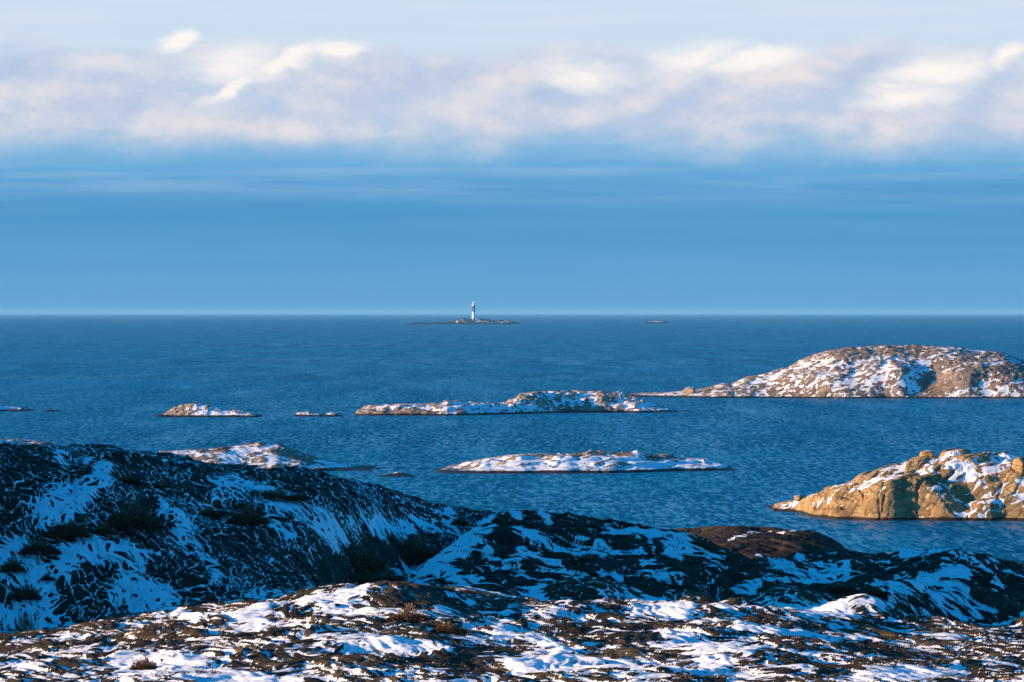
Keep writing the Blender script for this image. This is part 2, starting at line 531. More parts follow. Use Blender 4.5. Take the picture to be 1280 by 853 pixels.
w2 = 0.008 + 0.024 * fbm(X / 1.3, Y / 1.8, 59, 3) + 0.06 * big - 0.012 * dark
bias = bias - 0.012
Z, snow = lay_snow(H, 0.03, 0.045, 0.16, 0.004, 0.9, -0.035, bias, 0.014, vein=np.maximum(w_ - d1, w2 - d2), fill=0.4)
hill_l = grid_obj('hill', X, Y, Z, {'snow': snow, 'tone': 0.42 + 0.20 * (rid - 0.5) + 0 * Z}, M_HILL)
tag(hill_l, 'large dark rock ridge on the left, veined with thin lines of shaded snow', 'rocky ridge', kind='structure')
SURF = [(X, Y, Z)]

# ---- middle ridge
X, Y = lattice(-4.6, 9.2, 114, 172, 0.04, 0.06)
B = ridge_base(X, Y,
               [(440, 770, 132), (500, 733, 135), (545, 697, 138), (590, 667, 141), (622, 648, 144), (660, 645, 147), (693, 652, 148), (740, 661, 148), (796, 667, 148),
                (840, 669, 148), (900, 684, 147), (940, 698, 146), (975, 716, 145), (1010, 740, 144)],
               [(440, 775, 126), (520, 755, 124), (640, 752, 123), (780, 748, 123), (860, 738, 126), (930, 722, 132), (1010, 745, 136)], p=1.5, back=2.0, zback=-1.0, smooth=9)
U_, V_ = rot(X + 0.9 * fbm(X / 4, Y / 4, 105, 3), Y + 0.9 * fbm(X / 4, Y / 4, 108, 3), -52)
f1, ed, rid, ox, oy = worley(U_ / 1.3, V_ / 0.24, 103)
f1b, edb, ridb, _, _ = worley(U_ / 4.5, V_ / 0.95, 113)
px, py = pixels(X, Y, B)
H = B - 0.12 + 0.16 * fbm(X / 2.8, Y / 3.4, 131, 4) + 0.05 * fbm(U_ / 1.6, V_ / 0.22, 141, 3)
H += 0.05 * sstep(ed, 0.0, 0.3) + 0.07 * (rid - 0.5) + 0.14 * sstep(edb, 0, 0.2) + 0.24 * (ridb - 0.5) + 0.05 * fbm(X / 0.5, Y / 0.6, 142, 3)
big = np.zeros(X.shape)
for pts in ([(622, 650, 5), (600, 668, 9), (560, 700, 13), (520, 730, 13), (500, 738, 12)], [(646, 662, 6), (690, 680, 7), (750, 690, 6), (800, 693, 4)],
            [(650, 690, 6), (700, 715, 7), (720, 728, 8)], [(610, 690, 5), (650, 715, 6)], [(720, 700, 5), (770, 725, 6)], [(560, 715, 8), (590, 728, 7)],
            [(630, 643, 4), (650, 648, 4)], [(760, 668, 4), (860, 684, 7)], [(820, 672, 5), (850, 700, 7)], [(850, 690, 5), (900, 705, 6), (935, 706, 4)],
            [(800, 715, 6), (850, 728, 6)], [(675, 655, 3), (690, 658, 3)], [(560, 738, 8), (640, 742, 8), (760, 740, 9)]):
    big = np.maximum(big, seg_dist(px + 8 * fbm(X / 0.9, Y / 1.5, 177, 3), py + 5 * fbm(X / 0.9, Y / 1.5, 178, 3), pts))
dark = np.zeros(X.shape)
for pts in ([(850, 714, 10), (945, 708, 9)], [(640, 675, 10), (620, 690, 8)], [(720, 705, 6), (760, 712, 6)]):
    dark = np.maximum(dark, seg_dist(px, py, pts))
patch = fbm(X / 1.8, Y / 2.4, 155, 4)
bias = -0.095 + 0.07 * big + 0.05 * patch + 0.04 * fbm(U_ / 0.9, V_ / 0.12, 158, 3) - 0.12 * dark
d1 = metres(ed, X, Y)
w_ = 0.004 + 0.03 * fbm(X / 1.2, Y / 1.8, 156, 4) + 0.16 * big - 0.12 * dark + 0.05 * (0.5 - rid) * (0.3 + big) + 0.075 * fbm(U_ / 1.4, V_ / 0.13, 157, 4)
Z, snow = lay_snow(H, 0.04, 0.06, 0.2, 0.008, 1.0, -0.02, bias - 0.02, 0.016, vein=w_ - d1, fill=0.4)
hill_m = grid_obj('hill', X, Y, Z, {'snow': snow, 'tone': 0.40 + 0.15 * (ridb - 0.5)}, M_HILL)
tag(hill_m, 'middle rock ridge crossed by a white snow gully and slanting snow streaks', 'rocky ridge', kind='structure')
SURF.append((X, Y, Z))

# ---- bare brown dome behind
X, Y = lattice(6.0, 16.0, 178, 216, 0.05, 0.10)
B = ridge_base(X, Y, [(820, 672, 194), (860, 664, 194), (890, 661, 194), (930, 660, 194), (985, 662, 194), (1015, 666, 194), (1042, 676, 194), (1062, 691, 194), (1080, 712, 194), (1110, 760, 194)],
               [(820, 722, 184), (950, 724, 183), (1060, 720, 186), (1110, 765, 190)], p=1.7, back=1.6, zback=-1, smooth=6)
U_, V_ = rot(X, Y, -30)
f1, ed, rid, ox, oy = worley(U_ / 1.6, V_ / 0.7, 203)
px, py = pixels(X, Y, B)
d1 = metres(ed, X, Y)
H = B - 0.03 + 0.13 * fbm(X / 2, Y / 2, 231, 5) + 0.07 * sstep(d1, 0, 0.12) + 0.10 * (rid - 0.5) + 0.03 * fbm(U_ / 0.8, V_ / 0.2, 232, 3)
big = np.zeros(X.shape)
for pts in ([(945, 698, 3), (985, 705, 3), (1010, 713, 3)], [(915, 676, 2), (945, 665, 2)], [(960, 664, 1.2), (1000, 665, 1.2)]):
    big = np.maximum(big, seg_dist(px + 8 * fbm(X, Y, 277, 3), py + 3 * fbm(X, Y, 278, 3), pts))
bias = -0.12 + 0.13 * big + 0.05 * fbm(X, Y / 1.5, 255, 4)
Z, snow = lay_snow(H, 0.05, 0.10, 0.2, 0.012, 0.9, 0.0, bias, 0.02, fill=0.25, vein=0.018 * fbm(X / 1.2, Y / 2, 279, 3) - d1)
hill_d = grid_obj('hill', X, Y, Z, {'snow': snow, 'tone': 0.50 + 0.3 * (rid - 0.5)}, M_HILL)
tag(hill_d, 'smooth bare brown rock dome behind the middle ridge, nearly free of snow', 'rock dome', kind='structure')

# ---- right ridge
X, Y = lattice(5.6, 18.5, 108, 165, 0.04, 0.06)
B = ridge_base(X, Y, [(880, 725, 142), (960, 708, 143), (1010, 703, 143), (1060, 697, 143), (1095, 703, 143), (1130, 703, 142), (1165, 700, 141), (1210, 700, 140), (1250, 703, 140), (1290, 712, 140), (1420, 735, 140)],
               [(880, 760, 122), (960, 764, 120), (1060, 770, 120), (1150, 778, 120), (1200, 782, 122), (1240, 778, 124), (1290, 770, 126), (1420, 775, 126)], p=1.5, back=1.8, zback=-1, smooth=8)
# the rounded shoulder on the right and the hollow left of it
px, py = pixels(X, Y, B)
sh = np.exp(-((px - 1190) / 62) ** 2 - ((py - 727) / 24) ** 2)
ho = np.exp(-((px - 1070) / 55) ** 2 - ((py - 727) / 11) ** 2)
ho2 = np.exp(-((px - 1200 - (py - 765) * -1.2) / 75) ** 2 - ((py - 766) / 12) ** 2)
sh2 = np.exp(-((px - 1075) / 75) ** 2 - ((py - 752) / 10) ** 2)
B = B + 0.5 * sh - 0.65 * ho - 0.7 * ho2 + 0.35 * sh2
U_, V_ = rot(X + 0.8 * fbm(X / 4, Y / 4, 305, 3), Y + 0.8 * fbm(X / 4, Y / 4, 308, 3), -55)
f1, ed, rid, ox, oy = worley(U_ / 1.8, V_ / 0.26, 303)
f1b, edb, ridb, _, _ = worley(U_ / 4.0, V_ / 1.0, 313)
H = B - 0.10 + 0.16 * fbm(X / 2.6, Y / 3.4, 331, 4) + 0.05 * fbm(U_ / 1.8, V_ / 0.22, 341, 3)
H += 0.05 * sstep(ed, 0, 0.3) + 0.07 * (rid - 0.5) + 0.12 * sstep(edb, 0, 0.2) + 0.22 * (ridb - 0.5) + 0.05 * fbm(X / 0.5, Y / 0.6, 342, 3)
big = np.zeros(X.shape)
for pts in ([(1130, 705, 8), (1165, 703, 8), (1205, 708, 6)], [(1190, 715, 7), (1185, 728, 8)], [(970, 715, 9), (1030, 722, 12), (1080, 727, 9)], [(1000, 706, 6), (1060, 712, 5)],
            [(1215, 710, 4), (1255, 745, 4)], [(1235, 706, 4), (1275, 735, 4)], [(1150, 738, 8), (1205, 742, 7)], [(1090, 742, 8), (1150, 745, 9)], [(1165, 750, 5), (1240, 756, 5)],
            [(900, 738, 10), (960, 742, 10)], [(1240, 775, 7), (1290, 760, 9)], [(1110, 755, 6), (1160, 765, 6)], [(960, 730, 6), (1000, 750, 7)]):
    big = np.maximum(big, seg_dist(px + 8 * fbm(X / 0.9, Y / 1.5, 377, 3), py + 5 * fbm(X / 0.9, Y / 1.5, 378, 3), pts))
dark = np.zeros(X.shape)
for pts in ([(1040, 735, 7), (1100, 735, 7)], [(1130, 765, 8), (1215, 768, 10), (1250, 755, 7)], [(960, 742, 6), (1030, 748, 8)]):
    dark = np.maximum(dark, seg_dist(px, py, pts))
bias = -0.095 + 0.07 * big + 0.04 * fbm(U_ / 0.9, V_ / 0.12, 358, 3) + 0.06 * fbm(X / 1.8, Y / 2.6, 355, 4) - 0.15 * dark
d1 = metres(ed, X, Y)
w_ = 0.004 + 0.03 * fbm(X / 1.2, Y / 1.8, 356, 4) + 0.15 * big - 0.12 * dark + 0.05 * (0.5 - rid) * (0.3 + big) + 0.075 * fbm(U_ / 1.4, V_ / 0.13, 357, 4)
Z, snow = lay_snow(H, 0.04, 0.06, 0.2, 0.008, 1.0, -0.02, bias - 0.02, 0.016, vein=w_ - d1, fill=0.4)
hill_r = grid_obj('hill', X, Y, Z, {'snow': snow, 'tone': 0.42 + 0.15 * (ridb - 0.5)}, M_HILL)
tag(hill_r, 'right hand rock ridge with a rounded shoulder striped by blue snow', 'rocky ridge', kind='structure')
SURF.append((X, Y, Z))

# ---- near ground: one sheet, fine where the photograph sees it
xs = np.concatenate([np.array([-90, -70, -55, -44, -36, -30, -26, -23, -20.5, -18.5, -16.5, -15]), np.arange(-14, 14, 0.035), np.array([14, 15, 17, 20, 25, 35, 50, 80.0])])
ys = np.concatenate([np.array([-30, -15, 0, 8, 16, 24, 32, 40, 46, 51, 55, 57, 59]), np.arange(60, 109, 0.05), np.arange(109, 128, 0.12), np.arange(128, 170, 0.5), np.array([172, 178, 185, 193, 202, 212, 225, 240.0])])
X, Y = np.meshgrid(xs, ys)
cx = np.array([at(*q)[0] for q in [(-200, 815, 97), (0, 797, 97), (100, 786, 97), (200, 774, 97), (300, 757, 97), (370, 745, 97), (430, 738, 97), (560, 744, 97), (640, 757, 97), (760, 760, 97), (900, 760, 97), (1000, 771, 97), (1120, 787, 97), (1280, 793, 97), (1450, 798, 97)]])
cz = np.array([at(*q)[2] for q in [(-200, 815, 97), (0, 797, 97), (100, 786, 97), (200, 774, 97), (300, 757, 97), (370, 745, 97), (430, 738, 97), (560, 744, 97), (640, 757, 97), (760, 760, 97), (900, 760, 97), (1000, 771, 97), (1120, 787, 97), (1280, 793, 97), (1450, 798, 97)]])
zc = np.interp(X, cx, cz)
z70 = 8.50 + 0.012 * np.clip(X, -12, 12)
znear = np.interp(Y, [-30, 0, 40, 63], [12.6, 12.3, 10.6, 9.0])
B = np.where(Y < 70, z70 + (znear - 9.0) + np.interp(Y, [63, 70], [0.25, 0.0]), z70 + (zc - z70) * sstep(Y, 64, 99))
drop = np.interp(Y, [97, 101, 108, 116, 128, 150, 172, 205, 240], [0, 0.12, 0.9, 2.0, 2.2, 2.6, 4.5, 10.5, 14])
B = B - drop
# lit knob, hollow behind it and the unseen rise past the left edge, shaped to shade the ridges
B += 0.24 * np.exp(-((X + 2.25) / 0.75) ** 2 - ((Y - 96) / 4.0) ** 2)
left = sstep(-X, 15.5, 27) * sstep(Y, 93, 101) * (1 - sstep(Y, 165, 215))
B = B + left * 10.5
for hx, hy, hY, wx, wy in ((610, 729, 103, 1.3, 3), (735, 723, 104, 1.9, 3.5), (865, 735, 103, 1.2, 3), (985, 736, 105, 1.5, 3.5), (1075, 754, 102, 1.6, 3),
                           (1185, 777, 101, 1.5, 3), (925, 748, 101, 1.2, 2.5), (1290, 778, 102, 1.2, 3)):
    c_ = at(hx, hy, hY)
    cap = c_[2] - 0.9 * (((X - c_[0]) / wx) ** 2 + ((Y - hY) / wy) ** 2)
    kk = 0.12
    B = np.maximum(B, cap) + kk * np.exp(-np.abs(B - cap) / kk) * 0.3
right = sstep(X, 16, 40) * sstep(Y, 90, 130) * (1 - sstep(Y, 165, 230))
B = B + right * 1.0
U_, V_ = rot(X + 0.5 * fbm(X / 2, Y / 5, 405, 3), Y + 1.2 * fbm(X / 2, Y / 5, 408, 3), -62)
f1, ed, rid, ox, oy = worley(U_ / 0.9, V_ / 0.34, 403)
f1s, eds, rids, _, _ = worley(U_ / 0.30, V_ / 0.16, 423)
f1b, edb, ridb, oxb, oyb = worley(U_ / 3.6, V_ / 1.15, 413)
fineA = sstep(Y, 50, 62) * (1 - sstep(np.abs(X), 13, 16))
H = B + fineA * (-0.075 + 0.12 * fbm(X / 2.8, Y / 5.0, 431, 3) + 0.016 * fbm(X / 0.5, Y / 0.9, 441, 4) + 0.035 * sstep(ed, 0, 0.3) + 0.055 * (rid - 0.5)
                 + 0.02 * sstep(eds, 0, 0.3) + 0.022 * (rids - 0.5) + 0.05 * sstep(edb, 0, 0.25) + 0.08 * (ridb - 0.5) + 0.04 * oyb) + (1 - fineA) * 0.4 * fbm(X / 6, Y / 6, 461, 3)
px, py = pixels(X, np.maximum(Y, 20), B)
big = np.zeros(X.shape)
for pts in ([(390, 752, 10), (450, 745, 10), (480, 738, 6)], [(150, 830, 14), (250, 838, 14), (330, 848, 10)], [(0, 840, 12), (60, 835, 8)], [(620, 795, 9), (680, 800, 9), (700, 820, 8)],
            [(960, 758, 8), (1060, 770, 7)], [(640, 832, 9), (900, 836, 9)], [(830, 800, 8), (940, 815, 8)], [(860, 760, 8), (800, 765, 8)], [(1060, 846, 9), (1200, 838, 8)],
            [(400, 800, 8), (560, 812, 6)], [(930, 785, 7), (1000, 792, 6)], [(230, 775, 5), (330, 772, 7)]):
    big = np.maximum(big, seg_dist(px + 20 * fbm(X / 0.8, Y / 2.5, 477, 3), py + 6 * fbm(X / 0.8, Y / 2.5, 478, 3), pts))
darkg = seg_dist(px, py, [(475, 748, 12), (520, 752, 14), (548, 752, 8)])
darkg = np.maximum(darkg, seg_dist(px, py, [(420, 690, 30), (540, 700, 30)]))
bias = -0.012 + 0.055 * big + 0.014 * fbm(X / 0.25, Y / 0.4, 456, 3) + 0.03 * fbm(U_ / 1.0, V_ / 0.14, 457, 3) + 0.034 * fbm(X / 1.5, Y / 4, 455, 4) - 0.16 * darkg
win = sstep(Y, 61.5, 63.5) * (1 - sstep(Y, 107, 108.6)) * (1 - sstep(np.abs(X), 12.8, 13.8))
Z, snow = lay_snow(H, 0.035, 0.05, 0.12, 0.004, 0.5, -0.008, bias, 0.012, window=win, fill=0.7, vein=0.010 + 0.025 * fbm(X / 0.9, Y / 2, 458, 3) + 0.03 * big - metres(ed, X, Y))
Z = np.where(fineA > 0, H + (Z - H) * fineA, H)
ground = grid_obj('ground', X, Y, Z, {'snow': np.where(fineA > 0.02, snow, 0.5 + 0.3 * fbm(X / 5, Y / 5, 499, 2)), 'tone': 0.45 + 0.3 * (ridb - 0.5)}, M_GROUND)
tag(ground, 'near rocky ground patched with sunlit snow, heather and bare brown gneiss', 'rocky ground', kind='structure')
GX, GY, GZ, GS = X, Y, Z, snow

# ------------------------------------------------------------------ islets
def islet(name, label, crest, water, depth, res, mat, seed, p=1.6, block=(2.4, 1.1, 20, 0.35), fine=0.06, snow_bias=-0.05, snow_amp=0.12,
          patches=(), bare=(), bosses=(), pad=0.0, back=1.3, sun_bare=0.0, tone=0.45, nscale=1.0, cat='islet', th=0.03, group=None, snow_x=None, terrace=None, fleck=0.22, crack=0.0):
    """a rock islet: crest = skyline (px, py), water = front waterline (px, py); depth = metres from waterline to crest for full height"""
    wY = lambda py: HC * F / (py - HZ)
    cpx = np.array([c[0] for c in crest], float)
    cpy = np.array([c[1] for c in crest], float)
    wpx = np.array([c[0] for c in water], float)
    wpy = np.array([c[1] for c in water], float)
    n = 240
    q = np.linspace(cpx[0], cpx[-1], n)
    qc = np.interp(q, cpx, cpy)
    qw = wY(np.interp(q, wpx, wpy))
    hrel = np.clip((np.interp(q, wpx, wpy) - qc) / max((np.interp(q, wpx, wpy) - qc).max(), 1e-3), 0, 1)
    cY = qw + depth * (0.25 + 0.75 * hrel ** 0.8)
    cx = (q - 640) / F * cY
    cz = np.maximum(HC - (qc - HZ) / F * cY, -0.4)
    xs = np.arange(cx[0] - 1.5 * res - pad, cx[-1] + 2 * res + pad, res)
    ys = np.arange(qw.min() - 6 * res, cY.max() + depth * back + 4 * res, res * 1.15)
    X, Y = np.meshgrid(xs, ys)
    order = np.argsort(cx)
    bY = np.interp(xs, cx[order], qw[order])
    kY = np.interp(xs, cx[order], cY[order])
    kz = np.interp(xs, cx[order], cz[order], left=-1, right=-1)
    wob = 0.10 * depth * fbm(X / depth * 1.6, X * 0, seed + 1, 3)
    t = (Y - bY - wob - 0.04 * depth) / np.maximum(kY - bY, 0.2)
    f = 1 - (1 - np.clip(t, 0, 1)) ** p
    f = np.where(t < 0, t * p * 0.8, f)
    tb = np.clip((Y - kY) / (back * depth * 0.8), 0, 3)
    f = np.where(Y > kY, 1 - 1.15 * tb ** 1.8, f)
    B = kz * f
    B = np.where(kz < 0, kz, B)
    px, py = pixels(X, Y, B)
    hs = np.clip(kz, 0.0, None) / max(kz.max(), 0.1)
    for (bx, by, rx, ry, h) in bosses:
        B = B + h * np.exp(-((px - bx) / rx) ** 2 - ((py - by) / ry) ** 2)
    sx, sy, ang, amp = block
    U_, V_ = rot(X + 0.3 * sx * fbm(X / sx / 2, Y / sx / 2, seed + 5, 3), Y + 0.3 * sx * fbm(X / sx / 2, Y / sx / 2, seed + 6, 3), ang)
    f1, ed, rid, ox, oy = worley(U_ / sx, V_ / sy, seed)
    f1b, edb, ridb, oxb, oyb = worley(U_ / sx * 2.7 + 3.1, V_ / sy * 2.7, seed + 13)
    f1c, edc, ridc, oxc, oyc = worley(U_ / sx * 0.37 + 3.1, V_ / sy * 0.4, seed + 23)
    env = np.clip(0.38 + 1.1 * np.clip(B, 0, None) / max(kz.max(), 0.1), 0, 1) ** 0.7
    if terrace:
        st, tx, stg = terrace
        q_ = (B + tx * (X - X.mean()) + 0.35 * st * fbm(X / sx / 1.5, Y / sx / 1.5, seed + 81, 3)) / st + 7.3
        fl_ = np.floor(q_)
        r_ = q_ - fl_
        B = B + env * stg * st * (sstep(r_, 0.45, 0.95) - r_) * (0.5 + hash2(fl_, np.floor(rid * 5), seed))
    H = B + env * (-0.4 * amp + amp * (0.9 * (rid - 0.5) + 0.8 * ox * (rid - 0.4) + 0.35 * sstep(ed, 0, 0.12)) + amp * 0.42 * (ridb - 0.5 + 0.7 * oxb + 0.35 * sstep(edb, 0, 0.16))
                   + amp * 1.0 * (ridc - 0.5 + 0.5 * oxc) + fine * fbm(X / (nscale * 1.2), Y / (nscale * 1.2), seed + 31, 4) + amp * 0.5 * fbm(X / sx / 3, Y / sx / 3, seed + 41, 3))
    H0 = H - B
    if crack:
        H = H - env * crack * (1 - sstep(edc, 0, 0.045)) - env * 0.6 * crack * (1 - sstep(ed, 0, 0.05))
    H = np.where(B < 0.02, np.minimum(H, B + 0.25 * amp), H)
    pm = np.zeros(X.shape)
    for pts in patches:
        pm = np.maximum(pm, seg_dist(px + 7 * fbm(X / (sx * 1.2), Y / sx, seed + 61, 3), py + 3 * fbm(X / (sx * 1.2), Y / sx, seed + 62, 3), pts))
    bm_ = np.zeros(X.shape)
    for pts in bare:
        bm_ = np.maximum(bm_, seg_dist(px + 6 * fbm(X / (sx * 1.2), Y / sx, seed + 63, 3), py + 3 * fbm(X / (sx * 1.2), Y / sx, seed + 64, 3), pts))
    gy, gx = np.gradient(blur(H, 1, 1, 1), res * 1.15, res)
    facing = (gx * SD.x + gy * SD.y) * -1            # wind-scoured faces towards the left lose their snow first
    steep = np.hypot(gx, gy)
    Uf, Vf = rot(X, Y, ang)
    T = (np.maximum(blur(H0, sx * 0.28 / res, sx * 0.28 / res) + 0.04 * amp, blur(H0, sx * 0.9 / res, sx * 0.9 / res) - 0.05 * amp) - H0) / amp
    T = (1.2 * T + snow_bias + snow_amp * fbm(X / sx / 1.1, Y / sx / 0.6, seed + 71, 5) + fleck * fbm(Uf / (res * 11), Vf / (res * 6), seed + 72, 3)
         + 0.26 * pm - 0.6 * bm_ - sun_bare * np.clip(facing, -0.5, 1.2) - 0.30 * np.clip(steep - 0.8, 0, 2))
    T = T - 0.16 * (1 - sstep(B, 0.1, 0.30 * kz.max())) * min(sun_bare, 0.06) / 0.1
    if snow_x is not None:
        T = T + np.interp(px, snow_x[0], snow_x[1])
    snow = sstep(T, -0.07, 0.07)
    Z = H + np.clip(T, 0, 0.6) * amp * 0.5
    Zs = blur(Z, 1, 1, 1)
    Z = Zs * snow + Z * (1 - snow)
    o = grid_obj(name, X, Y, Z, {'snow': snow, 'tone': tone + 0.35 * (rid - 0.5) * 0.6 + 0.2 * (ridc - 0.5)}, mat, keep=Z > -0.6)
    tag(o, label, cat, group)
    ISLES.append((name, X, Y, Z))
    return o


ISLES = []
islet('rocky_islet', 'large snow-speckled rounded islet at the right, the tallest on the water',
      [(786, 494), (800, 493), (830, 491.5), (855, 490), (862, 486), (872, 488), (890, 484), (905, 479), (915, 481), (932, 473), (960, 468), (985, 460), (1000, 451), (1015, 445), (1040, 438.5), (1065, 434.5),
       (1090, 433), (1140, 432), (1180, 433), (1220, 437), (1255, 443), (1278, 453), (1300, 466), (1340, 480), (1400, 492), (1430, 499)],
      [(786, 496), (880, 498), (1430, 498.5)], 26, 0.2, M_ISLE, 500, p=1.55, block=(2.6, 1.2, 50, 0.20), fine=0.14, snow_bias=-0.15, snow_amp=0.16, fleck=0.36,
      patches=[[(960, 474, 3), (1010, 456, 3)], [(1085, 480, 4), (1150, 455, 4), (1185, 444, 4)], [(1140, 490, 7), (1135, 478, 5)],
               [(1090, 450, 4), (1120, 447, 4)], [(1180, 495, 3), (1270, 492, 4)], [(800, 494, 3), (870, 494, 4)], [(1200, 462, 3), (1250, 455, 3)]],
      bare=[[(1160, 480, 12), (1270, 470, 14)], [(1170, 455, 8), (1240, 450, 8)], [(1040, 442, 6), (1160, 438, 6)]],
      bosses=[(1120, 474, 45, 16, 1.4), (1010, 478, 40, 12, 0.9), (1235, 474, 60, 18, 1.5), (1165, 474, 20, 20, -0.8), (1065, 470, 20, 20, -0.6)], back=1.2, sun_bare=0.05, tone=0.42, th=0.035)
islet('rocky_islet', 'long low islet in mid water with two humps and brown cliffs at its left end',
      [(443, 517), (449, 512), (456, 508.5), (475, 507), (500, 504.5), (530, 504), (560, 501), (580, 502), (600, 504), (615, 502.5), (632, 503.5), (640, 500), (650, 493), (665, 490), (680, 489.5), (700, 488.5),
       (730, 488), (760, 490), (776, 491), (785, 496), (800, 498), (815, 504), (835, 511), (855, 515.5)],
      [(443, 519.5), (560, 520), (640, 518), (720, 516), (856, 516)], 12, 0.14, M_ISLE, 540, p=1.9, block=(2.3, 1.0, 75, 0.22), fine=0.08, snow_bias=-0.05, snow_amp=0.12, terrace=(0.7, 0.0, 0.8),
      patches=[[(590, 514, 6), (650, 512, 6)], [(770, 508, 7), (845, 514, 5)], [(560, 508, 4), (620, 507, 4)], [(650, 498, 5), (700, 494, 3)], [(470, 510, 3), (520, 506, 3)]],
      bare=[[(450, 515, 5), (540, 516, 5)], [(700, 514, 5), (770, 513, 5)], [(640, 496, 4), (690, 500, 6)], [(750, 493, 6), (770, 497, 5)]], sun_bare=0.08, tone=0.55, th=0.03)
islet('rocky_islet', 'small islet left of mid water with a bare brown left end and snowy right tail',
      [(196, 520), (205, 518), (211, 514), (222, 509.5), (235, 506.5), (248, 505), (262, 506.5), (275, 509), (287, 513.5), (300, 515), (312, 517.5), (326, 520.5)],
      [(196, 521.5), (326, 521.8)], 7, 0.11, M_ISLE, 580, p=2.0, block=(1.8, 0.9, 70, 0.3), fine=0.06, snow_bias=-0.05, snow_amp=0.12,
      patches=[[(250, 516, 5), (320, 519, 3)], [(240, 508, 3), (280, 512, 4)]], bare=[[(205, 518, 5), (230, 516, 6)]], sun_bare=0.1, tone=0.6, th=0.03)
islet('skerry', 'low flat skerry lightly topped with snow just left of the long islet',
      [(368, 519.5), (374, 516), (386, 515.2), (398, 516.2), (407, 519.8)], [(368, 520.8), (407, 521)], 4, 0.09, M_ISLE, 600, p=2, block=(1.3, 0.7, 70, 0.2), fine=0.05, snow_bias=0.03, tone=0.4, th=0.03, cat='skerry')
islet('skerry', 'tiny snow-capped skerry touching the gap beside the long islet',
      [(404, 520.4), (411, 517), (416, 515.6), (422, 517), (429, 520.3)], [(404, 521), (429, 521)], 3, 0.08, M_ISLE, 610, p=2, block=(1.3, 0.7, 70, 0.15), fine=0.05, snow_bias=0.12, tone=0.4, th=0.03, cat='skerry')
islet('rocky_islet', 'blue-shaded snowy islet cut off by the left edge of the picture',
      [(-90, 512), (-60, 503), (-30, 500), (-5, 504), (12, 507.5), (25, 510.5), (39, 513.6)], [(-90, 515), (39, 514.6)], 9, 0.14, M_ISLE, 620, p=1.8, block=(2.0, 1.0, 70, 0.2), fine=0.05, snow_bias=0.15, tone=0.3, th=0.03)
islet('skerry', 'faint dark reef barely breaking the water near the left edge', [(52, 514.4), (60, 513.3), (66, 513.2), (76, 514.4)], [(52, 514.8), (76, 514.8)], 3, 0.12, M_ISLE, 625, block=(1.3, 0.7, 70, 0.1), snow_bias=-0.4, tone=0.2, cat='skerry')
islet('rocky_islet', 'long low snow-draped islet alone in the middle channel',
      [(541, 590.5), (552, 587), (565, 582.5), (580, 579), (596, 576), (604, 573), (620, 572), (640, 568), (652, 565), (665, 567), (680, 569), (700, 565.5), (720, 566), (738, 563), (752, 564.5), (770, 565.5), (797, 563), (806, 567),
       (822, 570.5), (832, 568.5), (850, 571), (872, 573.5), (880, 573), (900, 579), (921, 587.5)],
      [(541, 591.8), (640, 592.5), (760, 592), (921, 588.5)], 9.5, 0.09, M_ISLE, 660, p=1.5, block=(2.4, 1.0, 55, 0.12), fine=0.05, snow_bias=0.10, snow_amp=0.12, terrace=(0.5, 0.0, 0.6),
      patches=[[(600, 582, 9), (700, 580, 10), (800, 578, 10), (900, 583, 7)], [(640, 588, 4), (860, 587, 5)]],
      bare=[[(565, 586, 4), (600, 578, 3)], [(650, 568, 3), (690, 572, 3)], [(715, 567, 3), (790, 566, 3)], [(800, 572, 4), (850, 572, 4)]], sun_bare=0.16, tone=0.5, th=0.03)
islet('rocky_islet', 'snowy islet half hidden behind the left ridge, pale sunlit peak',
      [(120, 572), (170, 567), (200, 564), (235, 562.5), (262, 562), (285, 560), (300, 557), (312, 555.5), (324, 553), (336, 555), (350, 556.5), (362, 561), (376, 567), (395, 573), (415, 578), (440, 583), (468, 587.2)],
      [(120, 592), (380, 590), (468, 588.2)], 10, 0.10, M_ISLE, 690, p=1.5, block=(2.2, 1.0, 60, 0.14), fine=0.05, snow_bias=-0.04, snow_amp=0.1,
      patches=[[(290, 562, 4), (340, 560, 4)], [(230, 566, 4), (290, 568, 4)], [(370, 578, 5), (420, 584, 5), (466, 588, 4)], [(330, 572, 4), (370, 575, 4)]], bare=[[(345, 562, 5), (390, 576, 5)], [(250, 565, 2), (290, 563, 2)]], sun_bare=0.10, tone=0.42, th=0.03)
islet('skerry', 'tiny snow-topped rock awash between the ridge and the middle islet', [(474, 596), (484, 594), (496, 591.8), (505, 593), (518, 595.6)], [(474, 596.4), (518, 596.4)], 2.5, 0.06, M_ISLE, 720, block=(1.2, 0.6, 70, 0.1), snow_bias=0.25, tone=0.3, th=0.03, cat='skerry')
islet('rocky_islet', 'sliver of sunlit islet peeping over the far left of the ridge', [(-120, 556), (-60, 551), (-10, 551.5), (20, 552), (38, 553.2), (60, 556)], [(-120, 562), (60, 559)], 8, 0.12, M_ISLE, 730, snow_bias=0.02, tone=0.6, th=0.03)

